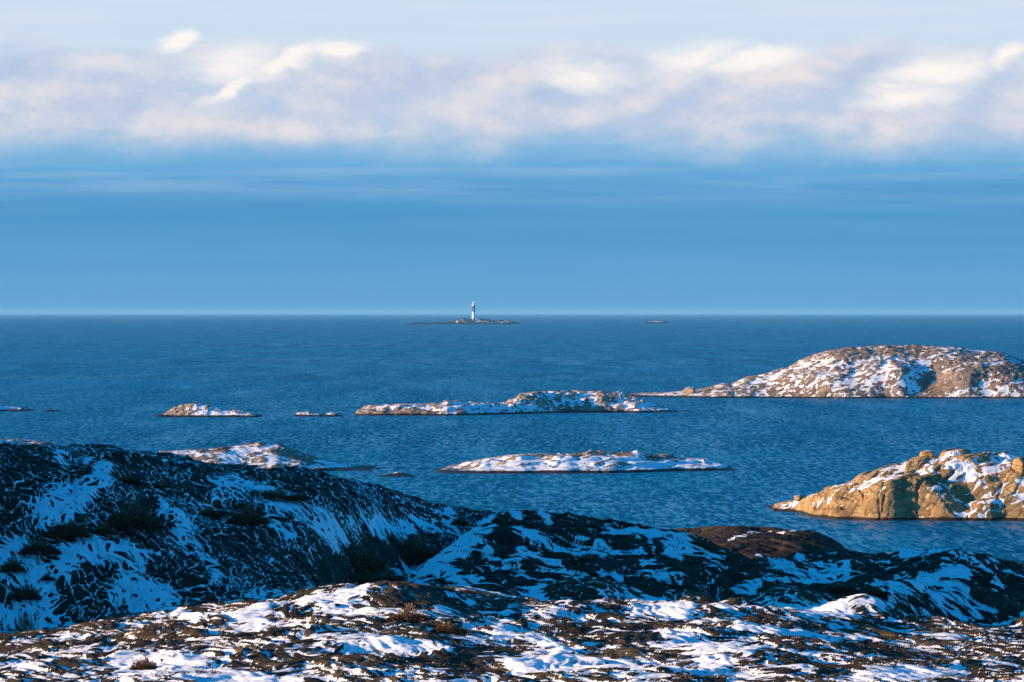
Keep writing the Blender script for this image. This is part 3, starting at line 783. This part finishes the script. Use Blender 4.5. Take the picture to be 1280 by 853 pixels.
islet('rocky_islet', 'blocky orange-brown islet at the lower right, its left cliffs glowing in the sun',
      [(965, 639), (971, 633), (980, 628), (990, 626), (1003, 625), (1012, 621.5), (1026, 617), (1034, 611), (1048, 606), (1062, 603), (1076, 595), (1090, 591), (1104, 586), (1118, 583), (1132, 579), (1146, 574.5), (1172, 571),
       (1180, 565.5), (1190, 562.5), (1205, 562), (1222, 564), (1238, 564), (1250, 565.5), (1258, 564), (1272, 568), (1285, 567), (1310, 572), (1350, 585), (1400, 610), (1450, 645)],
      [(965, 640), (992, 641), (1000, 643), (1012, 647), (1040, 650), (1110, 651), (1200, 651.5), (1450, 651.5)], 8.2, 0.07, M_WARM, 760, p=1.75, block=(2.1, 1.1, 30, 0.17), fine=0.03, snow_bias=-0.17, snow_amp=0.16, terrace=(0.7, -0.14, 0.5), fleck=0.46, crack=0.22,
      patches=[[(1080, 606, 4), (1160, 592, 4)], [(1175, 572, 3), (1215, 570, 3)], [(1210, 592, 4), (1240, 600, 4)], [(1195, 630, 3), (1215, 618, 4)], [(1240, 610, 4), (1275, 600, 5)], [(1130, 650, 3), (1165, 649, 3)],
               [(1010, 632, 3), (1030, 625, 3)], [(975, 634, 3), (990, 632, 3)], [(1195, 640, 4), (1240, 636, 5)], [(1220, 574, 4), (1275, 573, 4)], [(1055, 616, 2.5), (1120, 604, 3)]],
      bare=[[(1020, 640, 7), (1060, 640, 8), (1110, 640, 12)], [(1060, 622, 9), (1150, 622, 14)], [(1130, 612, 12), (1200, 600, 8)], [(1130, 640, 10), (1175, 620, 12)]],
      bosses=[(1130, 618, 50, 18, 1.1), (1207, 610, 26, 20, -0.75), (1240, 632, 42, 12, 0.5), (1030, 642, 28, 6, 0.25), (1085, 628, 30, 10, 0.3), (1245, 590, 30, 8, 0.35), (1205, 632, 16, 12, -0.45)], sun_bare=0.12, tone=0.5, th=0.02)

# far away: the lighthouse islet and a lone rock
islet('rocky_islet', 'distant low islet carrying the lighthouse, hazy dark with pale flecks',
      [(508, 405), (520, 404), (540, 404.2), (556, 403.6), (566, 402), (574, 400.5), (580, 398.6), (586, 400.2), (592, 398.2), (600, 399.5), (608, 400.3), (616, 401.6), (620, 403), (628, 401.6), (632, 401.3), (640, 402.6), (650, 404.4)],
      [(508, 405.2), (650, 405.2)], 34, 0.8, M_FAR, 800, p=1.6, block=(9, 5, 20, 1.7), fine=0.4, snow_bias=-0.28, snow_amp=0.10, tone=0.4, nscale=8, th=0.2)
islet('skerry', 'lone hazy rock far out near the horizon, right of the lighthouse', [(806, 403.8), (812, 402.6), (819, 400.8), (825, 401), (829, 402.4), (836, 403.7)], [(806, 404), (836, 404)], 20, 0.7, M_FAR, 820, p=1.6, block=(7, 4, 20, 1.2), snow_bias=-0.12, fine=0.3, tone=0.4, nscale=8, th=0.2, cat='skerry')


# ------------------------------------------------------------------ plain materials
def plain(name, col, rough=0.7, var=0.15, scale=3.0, metal=0.0):
    m, N, b = new_mat(name)
    pos = N.add('ShaderNodeTexCoord').outputs['Object']
    n = N.noise(pos, scale, 5, 0.6)
    N.put(b.inputs['Base Color'], N.mix(N.ss(n, 0.35, 0.65), tuple(c * (1 - var) for c in col), tuple(min(1, c * (1 + var)) for c in col)))
    b.inputs['Roughness'].default_value = rough
    b.inputs['Metallic'].default_value = metal
    return m


M_WHITE = plain('white_paint', (0.80, 0.80, 0.77), 0.6, 0.05, 0.4)
M_BLACK = plain('black_paint', (0.007, 0.010, 0.014), 0.6, 0.2, 0.4)
M_GLASS = plain('lantern_glass', (0.25, 0.32, 0.36), 0.1, 0.1, 0.5)
M_CONC = plain('grey_concrete', (0.33, 0.32, 0.30), 0.9, 0.2, 0.6)


def mesh_obj(name, bm, mat, parent=None, smooth=False):
    me = bpy.data.meshes.new(name)
    bm.to_mesh(me)
    bm.free()
    me.materials.append(mat)
    if smooth:
        me.polygons.foreach_set('use_smooth', [True] * len(me.polygons))
    o = bpy.data.objects.new(name, me)
    C.objects.link(o)
    if parent:
        o.parent = parent
    return o


def empty(name, loc, label, cat, group=None):
    o = bpy.data.objects.new(name, None)
    o.location = loc
    C.objects.link(o)
    return tag(o, label, cat, group)


def lathe(prof, n=32, cap=True):
    bm = bmesh.new()
    rings = []
    for r, z in prof:
        rings.append([bm.verts.new((r * math.cos(2 * math.pi * i / n), r * math.sin(2 * math.pi * i / n), z)) for i in range(n)])
    for a, c in zip(rings[:-1], rings[1:]):
        for i in range(n):
            bm.faces.new((a[i], a[(i + 1) % n], c[(i + 1) % n], c[i]))
    if cap:
        bm.faces.new(list(reversed(rings[0])))
        bm.faces.new(rings[-1])
    return bm


def bar(bm, a, c, r=0.04):
    a, c = Vector(a), Vector(c)
    d = (c - a).normalized()
    u = d.orthogonal().normalized()
    v = d.cross(u)
    A = [bm.verts.new(a + r * (u * s + v * t)) for s, t in ((1, 1), (-1, 1), (-1, -1), (1, -1))]
    B_ = [bm.verts.new(c + r * (u * s + v * t)) for s, t in ((1, 1), (-1, 1), (-1, -1), (1, -1))]
    for i in range(4):
        bm.faces.new((A[i], A[(i + 1) % 4], B_[(i + 1) % 4], B_[i]))
    bm.faces.new(A[::-1])
    bm.faces.new(B_)


def surface_z(x, y, surfs):
    z = -9
    for X_, Y_, Z_ in surfs:
        xs_, ys_ = X_[0], Y_[:, 0]
        if xs_[0] <= x <= xs_[-1] and ys_[0] <= y <= ys_[-1]:
            i = min(max(np.searchsorted(xs_, x) - 1, 0), len(xs_) - 2)
            j = min(max(np.searchsorted(ys_, y) - 1, 0), len(ys_) - 2)
            z = max(z, Z_[j, i], Z_[j + 1, i + 1])
    return z


# ------------------------------------------------------------------ lighthouse
LY = HC * F / (405.2 - HZ) + 26
lx = (592 - 640) / F * LY
fi = [q for q in ISLES if abs(q[2].mean() - LY) < 120][0]
lz = surface_z(lx, LY, [fi[1:]])
ztop = HC - (376.8 - HZ) / F * LY
LH = ztop - lz
lh = empty('lighthouse', (lx, LY, lz - 0.3), 'white lighthouse with a broad black band standing on the distant islet', 'lighthouse')
k = LH / 22.0
mesh_obj('foundation', lathe([(2.9 * k, -1.0), (2.9 * k, 0.5 * k), (2.6 * k, 0.7 * k)]), M_CONC, lh)
mesh_obj('tower', lathe([(2.1 * k, 0.7 * k), (1.95 * k, 4 * k), (1.75 * k, 10.0 * k)], 40), M_WHITE, lh, False)
mesh_obj('black_band', lathe([(1.76 * k, 10.0 * k), (1.58 * k, 16.6 * k)], 40), M_BLACK, lh)
mesh_obj('gallery', lathe([(1.7 * k, 16.6 * k), (2.35 * k, 17.0 * k), (2.35 * k, 17.35 * k)], 40), M_WHITE, lh)
bm = bmesh.new()
for i in range(16):
    a, c = 2 * math.pi * i / 16, 2 * math.pi * (i + 1) / 16
    p0 = (2.2 * k * math.cos(a), 2.2 * k * math.sin(a))
    p1 = (2.2 * k * math.cos(c), 2.2 * k * math.sin(c))
    bar(bm, (*p0, 17.3 * k), (*p0, 18.4 * k), 0.05)
    bar(bm, (*p0, 18.4 * k), (*p1, 18.4 * k), 0.05)
    bar(bm, (*p0, 17.85 * k), (*p1, 17.85 * k), 0.04)
mesh_obj('railing', bm, M_WHITE, lh)
lan = mesh_obj('lantern', lathe([(1.3 * k, 17.35 * k), (1.3 * k, 18.4 * k)], 24), M_WHITE, lh)
mesh_obj('glazing', lathe([(1.2 * k, 18.4 * k), (1.2 * k, 20.2 * k)], 16), M_GLASS, lan)
bm = bmesh.new()
for i in range(8):
    a = 2 * math.pi * i / 8
    bar(bm, (1.24 * k * math.cos(a), 1.24 * k * math.sin(a), 18.4 * k), (1.24 * k * math.cos(a), 1.24 * k * math.sin(a), 20.2 * k), 0.09)
mesh_obj('mullions', bm, M_WHITE, lan)
rf = mesh_obj('roof', lathe([(1.45 * k, 20.2 * k), (1.3 * k, 20.7 * k), (0.75 * k, 21.2 * k), (0.25 * k, 21.4 * k), (0.25 * k, 21.7 * k), (0.05 * k, 22.0 * k)], 24), M_WHITE, lh)
bm = bmesh.new()
bar(bm, (0, 0, 21.9 * k), (0, 0, 23.4 * k), 0.08)
mesh_obj('lightning_rod', bm, M_WHITE, rf)
for z in (4.5, 8.2, 13.0):
    bm = bmesh.new()
    r = 1.98 - 0.024 * z
    bmesh.ops.create_cube(bm, size=1)
    for v in bm.verts:
        v.co = Vector((v.co.x * 0.6, v.co.y * 0.3 - r * k + 0.02, v.co.z * 1.1 + z * k))
    mesh_obj('window', bm, M_BLACK if z < 10 else M_WHITE, lh)
bm = bmesh.new()
bmesh.ops.create_cube(bm, size=1)
for v in bm.verts:
    v.co = Vector((v.co.x * 1.0, v.co.y * 0.3 - 2.03 * k, v.co.z * 2.0 + 1.75 * k))
mesh_obj('door', bm, M_BLACK, lh)


# ------------------------------------------------------------------ boulders
def boulder(px, py, Y, w, h, mat, label, seed, surfs, sink=0.25):
    bm = bmesh.new()
    bmesh.ops.create_icosphere(bm, subdivisions=4, radius=1)
    rs = np.random.RandomState(seed)
    pl = [Vector(rs.normal(size=3)).normalized() for _ in range(12)]
    of = [rs.uniform(0.62, 0.9) for _ in pl]
    co = np.array([v.co for v in bm.verts])
    nz = 0.06 * fbm(co[:, 0] * 3 + seed, co[:, 1] * 3 + co[:, 2] * 2, seed, 4)
    for v, e in zip(bm.verts, nz):
        c = v.co.copy()
        for n_, o_ in zip(pl, of):
            d = c.dot(n_)
            if d > o_:
                c -= n_ * (d - o_) * 0.9
        v.co = c * (1 + e)
        v.co = Vector((v.co.x * w / 2, v.co.y * w / 2.2, v.co.z * h / 2))
    x = (px - 640) / F * Y
    z = surface_z(x, Y, surfs)
    o = mesh_obj('boulder', bm, mat, None, True)
    me = o.data
    nn = np.array([v.normal.z for v in me.vertices])
    cz_ = np.array([v.co.z for v in me.vertices])
    for nm, val in (('snow', sstep(nn, 0.75, 1.1) * 0.9), ('tone', np.full(len(nn), 0.55))):
        a = me.attributes.new(nm, 'FLOAT', 'POINT')
        a.data.foreach_set('value', val.astype(np.float32))
    o.location = (x, Y, z + h / 2 - sink * h)
    o.rotation_euler = (0, 0, seed)
    return tag(o, label, 'boulder')


def isle_surf(y):
    return [q[1:] for q in ISLES if q[2].min() <= y <= q[2].max()]


boulder(1159, 570, 336.0, 1.35, 0.9, M_WARM, 'squat tan boulder perched on the skyline of the lower right islet', 3, isle_surf(337.5))
boulder(998, 627, 345.0, 0.8, 0.55, M_WARM, 'orange boulder at the left tip of the lower right islet', 5, isle_surf(345))
boulder(1276, 608, 331.5, 1.5, 1.3, M_WARM, 'rounded orange boulder at the right edge of the blocky islet', 8, isle_surf(331.5))
boulder(863, 487, 806, 2.2, 1.5, M_ISLE, 'pale lone boulder on the low left tail of the large islet', 9, isle_surf(806))


# ------------------------------------------------------------------ heather and dry stalks
def foliage_mat(name, a, c, d):
    m, N, b = new_mat(name)
    t = N.add('ShaderNodeAttribute', attribute_name='tint').outputs['Fac']
    N.put(b.inputs['Base Color'], N.ramp(t, [(0.0, a), (0.55, c), (1.0, d)]))
    b.inputs['Roughness'].default_value = 0.8
    b.inputs['Specular IOR Level'].default_value = 0.2
    return m


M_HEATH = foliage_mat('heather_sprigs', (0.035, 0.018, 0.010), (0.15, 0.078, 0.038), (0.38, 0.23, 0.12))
M_COVER = foliage_mat('dead_heather', (0.025, 0.016, 0.010), (0.075, 0.050, 0.030), (0.17, 0.12, 0.07))
M_TWIG = foliage_mat('woody_twigs', (0.02, 0.012, 0.008), (0.05, 0.03, 0.02), (0.08, 0.05, 0.03))
M_GRASS = foliage_mat('dry_grass', (0.05, 0.032, 0.015), (0.15, 0.10, 0.045), (0.30, 0.21, 0.10))


def blades(P, D, L, Wd, tint, name, mat, parent=None):
    """many thin tapering blades: base points P, directions D, lengths L, widths Wd"""
    n = len(P)
    D = D / np.linalg.norm(D, axis=1, keepdims=True)
    ref = np.random.RandomState(n).normal(size=(n, 3))
    S = np.cross(D, ref)
    S /= np.linalg.norm(S, axis=1, keepdims=True) + 1e-9
    mid = P + D * L[:, None] * 0.55
    tip = P + D * L[:, None] + np.array([0, 0, -1]) * L[:, None] * 0.12
    w = Wd[:, None]
    v = np.stack([P - S * w * .35, P + S * w * .35, mid + S * w * .5, tip, mid - S * w * .5], 1)
    co = v.reshape(-1, 3)
    me = bpy.data.meshes.new(name)
    me.vertices.add(n * 5)
    me.vertices.foreach_set('co', co.astype(np.float32).ravel())
    me.loops.add(n * 5)
    me.polygons.add(n)
    me.loops.foreach_set('vertex_index', np.arange(n * 5, dtype=np.int32))
    me.polygons.foreach_set('loop_start', np.arange(0, n * 5, 5, dtype=np.int32))
    me.polygons.foreach_set('loop_total', np.full(n, 5, np.int32))
    me.update(calc_edges=True)
    a = me.attributes.new('tint', 'FLOAT', 'POINT')
    a.data.foreach_set('value', np.repeat(tint, 5).astype(np.float32))
    me.materials.append(mat)
    o = bpy.data.objects.new(name, me)
    C.objects.link(o)
    if parent:
        o.parent = parent
    return o


def make_bush(seed):
    rs = np.random.RandomState(seed)
    root = empty('heather_bush', (0, 0, 0), 'x', 'heather bush', 'dark heather bushes on the left ridge')
    n = 4200
    a = rs.uniform(0, 2 * np.pi, n)
    r = np.sqrt(rs.uniform(0, 1, n))
    lump = np.clip(0.7 + 0.75 * fbm(np.cos(a) * r * 2.0 + seed * 3.3, np.sin(a) * r * 2.0, seed, 3), 0.08, 1.6)
    x, y = r * np.cos(a) * 0.5, r * np.sin(a) * 0.5
    hgt = np.clip((1 - r ** 2.2), 0.02, 1) * lump
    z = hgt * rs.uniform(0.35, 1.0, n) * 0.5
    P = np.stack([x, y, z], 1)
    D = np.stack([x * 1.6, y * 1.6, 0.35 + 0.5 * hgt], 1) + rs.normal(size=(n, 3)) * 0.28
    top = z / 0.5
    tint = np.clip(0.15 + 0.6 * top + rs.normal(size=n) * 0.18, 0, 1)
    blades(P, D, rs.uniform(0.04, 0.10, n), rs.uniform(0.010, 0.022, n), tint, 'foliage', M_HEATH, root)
    n = 140
    a = rs.uniform(0, 2 * np.pi, n)
    P = np.stack([0.12 * np.cos(a), 0.12 * np.sin(a), np.full(n, -0.05)], 1)
    D = np.stack([np.cos(a), np.sin(a), rs.uniform(0.3, 1.8, n)], 1)
    blades(P, D, rs.uniform(0.3, 0.52, n), np.full(n, 0.014), rs.uniform(0, 1, n), 'twigs', M_TWIG, root)
    return root


protos = [make_bush(s) for s in (1, 2, 3)]


def hit(px, py, y0=108, y1=168):
    """the point of the near land seen at a pixel of the photograph"""
    for Y_ in np.arange(y0, y1, 0.15):
        x = (px - 640) / F * Y_
        z = HC - (py - HZ) / F * Y_
        s = surface_z(x, Y_, SURF + [(GX, GY, GZ)])
        if s >= z:
            return x, Y_, s
    return None


BUSH = [(84, 662, 62, 30, 'wide rust-brown heather bush sprawling across snow on the left ridge'),
        (50, 684, 56, 24, 'low brown heather mat just below the wide rust-brown bush'),
        (165, 645, 76, 40, 'largest dark heather bush, high in the middle of the left ridge'),
        (160, 600, 38, 16, 'small pale-topped heather clump near the top of the left ridge'),
        (197, 606, 22, 12, 'tiny dark heather tuft beside the pale-topped clump'),
        (310, 645, 60, 28, 'black rounded heather bush right of centre on the left ridge'),
        (262, 640, 36, 18, 'small dark heather tuft left of the black rounded bush'),
        (345, 618, 90, 18, 'long dark strip of heather under the ridge skyline'),
        (16, 706, 34, 26, 'frosted pale-brown heather clump at the left picture edge'),
        (30, 738, 46, 28, 'olive-brown heather bush low at the left, below the frosted clump'),
        (60, 722, 20, 12, 'little heather tuft alone on the snow at lower left'),
        (130, 662, 36, 16, 'dark heather tuft hugging the foot of the largest bush'),
        (450, 700, 80, 50, 'dark juniper-like thicket at the mouth of the shaded hollow'),
        (520, 690, 110, 50, 'black thicket filling the deepest part of the shaded hollow'),
        (575, 650, 26, 18, 'dark bush at the top of the white snow gully'),
        (480, 722, 100, 34, 'snow-dusted scrub on the floor of the dark hollow'),
        (722, 722, 24, 12, 'small dark bush at the foot of the middle ridge'),
        (735, 700, 40, 12, 'dark scrub in a crease of the middle ridge'),
        (1050, 736, 50, 16, 'dark heather line beneath the snow bank on the right ridge'),
        (1095, 738, 40, 14, 'dark heather clump left of the striped shoulder'),
        (510, 770, 70, 26, 'brown heather hummock in the sunlit foreground'),
        (180, 828, 40, 26, 'rust-tinted heather hummock standing in foreground snow'),
        (560, 785, 50, 18, 'dark flattened heather patch right of the brown hummock')]
used = set()
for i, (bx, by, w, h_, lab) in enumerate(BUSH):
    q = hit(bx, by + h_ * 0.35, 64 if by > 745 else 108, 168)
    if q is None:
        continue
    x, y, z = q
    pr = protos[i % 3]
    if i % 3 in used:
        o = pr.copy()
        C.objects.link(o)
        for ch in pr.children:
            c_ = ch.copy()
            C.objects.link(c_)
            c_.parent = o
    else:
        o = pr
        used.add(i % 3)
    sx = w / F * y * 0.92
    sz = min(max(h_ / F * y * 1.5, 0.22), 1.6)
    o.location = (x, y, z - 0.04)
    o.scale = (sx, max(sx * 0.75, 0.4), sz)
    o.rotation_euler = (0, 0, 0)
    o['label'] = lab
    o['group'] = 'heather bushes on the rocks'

# reddish bare shrub on the skyline at the right edge
q = hit(1272, 711, 115, 160) or hit(1272, 718, 110, 160)
if q:
    rs = np.random.RandomState(8)
    n = 160
    root = empty('bare_shrub', q, 'leafless reddish shrub on the skyline at the right picture edge', 'shrub')
    P = np.stack([rs.normal(0, 0.28, n), rs.normal(0, 0.15, n), np.full(n, -0.03)], 1)
    D = np.stack([rs.normal(0, 0.5, n), rs.normal(0, 0.4, n), np.ones(n)], 1)
    blades(P, D, rs.uniform(0.15, 0.42, n), np.full(n, 0.014), rs.uniform(0.2, 0.9, n), 'twigs', foliage_mat('reddish_twigs', (0.05, 0.02, 0.015), (0.12, 0.05, 0.04), (0.2, 0.1, 0.08)), root)

# dead upright stalks at the foot of the left ridge
q = hit(32, 793, 100, 140)
if q:
    rs = np.random.RandomState(5)
    n = 90
    P = np.stack([rs.normal(0, 0.11, n), rs.normal(0, 0.05, n), np.full(n, -0.03)], 1)
    D = np.stack([rs.normal(0, 0.12, n), rs.normal(0, 0.12, n), np.ones(n)], 1)
    o = blades(P, D, rs.uniform(0.2, 0.6, n), np.full(n, 0.011), rs.uniform(0.2, 0.9, n), 'dry_stalks', M_GRASS)
    o.location = q
    tag(o, 'upright tuft of dead straw-coloured stalks at the foot of the left ridge', 'dry stalks')

# heather and dead grass growing through the near snow: uncountable
rs = np.random.RandomState(11)
P, D, L, Wd, T = [], [], [], [], []
jj, ii = np.where((GY > 66) & (GY < 100) & (np.abs(GX) < 12.5))
sel = rs.choice(len(jj), 26000, replace=False)
for j, i in zip(jj[sel], ii[sel]):
    x, y, z = GX[j, i], GY[j, i], GZ[j, i]
    dens = 0.5 + 0.9 * pnoise(np.array(x / 1.4), np.array(y / 4.0), 901)
    low = sstep(np.array(-y), -90, -66) * 0.35 + sstep(np.array(x), 3, 10) * 0.15
    if rs.uniform() > 0.01 + 0.11 * max(dens - 0.45 + low, 0) * 1.6 or GS[j, i] > 0.95 and rs.uniform() < 0.6:
        continue
    m_ = rs.randint(8, 20)
    a = rs.uniform(0, 2 * np.pi, m_)
    s = rs.uniform(0.5, 1.2)
    P.append(np.stack([x + rs.normal(0, 0.05 * s, m_), y + rs.normal(0, 0.06 * s, m_), np.full(m_, z - 0.01)], 1))
    D.append(np.stack([np.cos(a) * 0.8, np.sin(a) * 0.8, rs.uniform(0.3, 1.1, m_)], 1))
    L.append(rs.uniform(0.05, 0.14, m_) * s)
    Wd.append(rs.uniform(0.008, 0.018, m_))
    T.append(np.clip(rs.uniform(0.1, 0.9) + rs.normal(0, 0.15, m_), 0, 1))
o = blades(np.concatenate(P), np.concatenate(D), np.concatenate(L), np.concatenate(Wd), np.concatenate(T), 'heather_cover', M_COVER)
tag(o, 'brown heather and dead grass poking through the snow of the foreground', 'heather', kind='stuff')

# ------------------------------------------------------------------ sea haze
bm = bmesh.new()
bmesh.ops.create_cube(bm, size=1)
for v in bm.verts:
    v.co = Vector((v.co.x * 48600, 29800 + v.co.y * 60900, -1.0 + (v.co.z + 0.5) * 33.5))
m = bpy.data.materials.new('thin_haze')
m.use_nodes = True
N = Nodes(m.node_tree)
N.n.clear()
pv = N.add('ShaderNodeVolumePrincipled')
pv.inputs['Color'].default_value = (0.24, 0.62, 0.98, 1)
pv.inputs['Density'].default_value = 3.4e-5
pv.inputs['Anisotropy'].default_value = 0.0
N.l.new(pv.outputs[0], N.add('ShaderNodeOutputMaterial').inputs['Volume'])
hz = mesh_obj('haze', bm, m)
tag(hz, 'thin blue sea haze lying over the water towards the horizon', 'haze', kind='stuff')
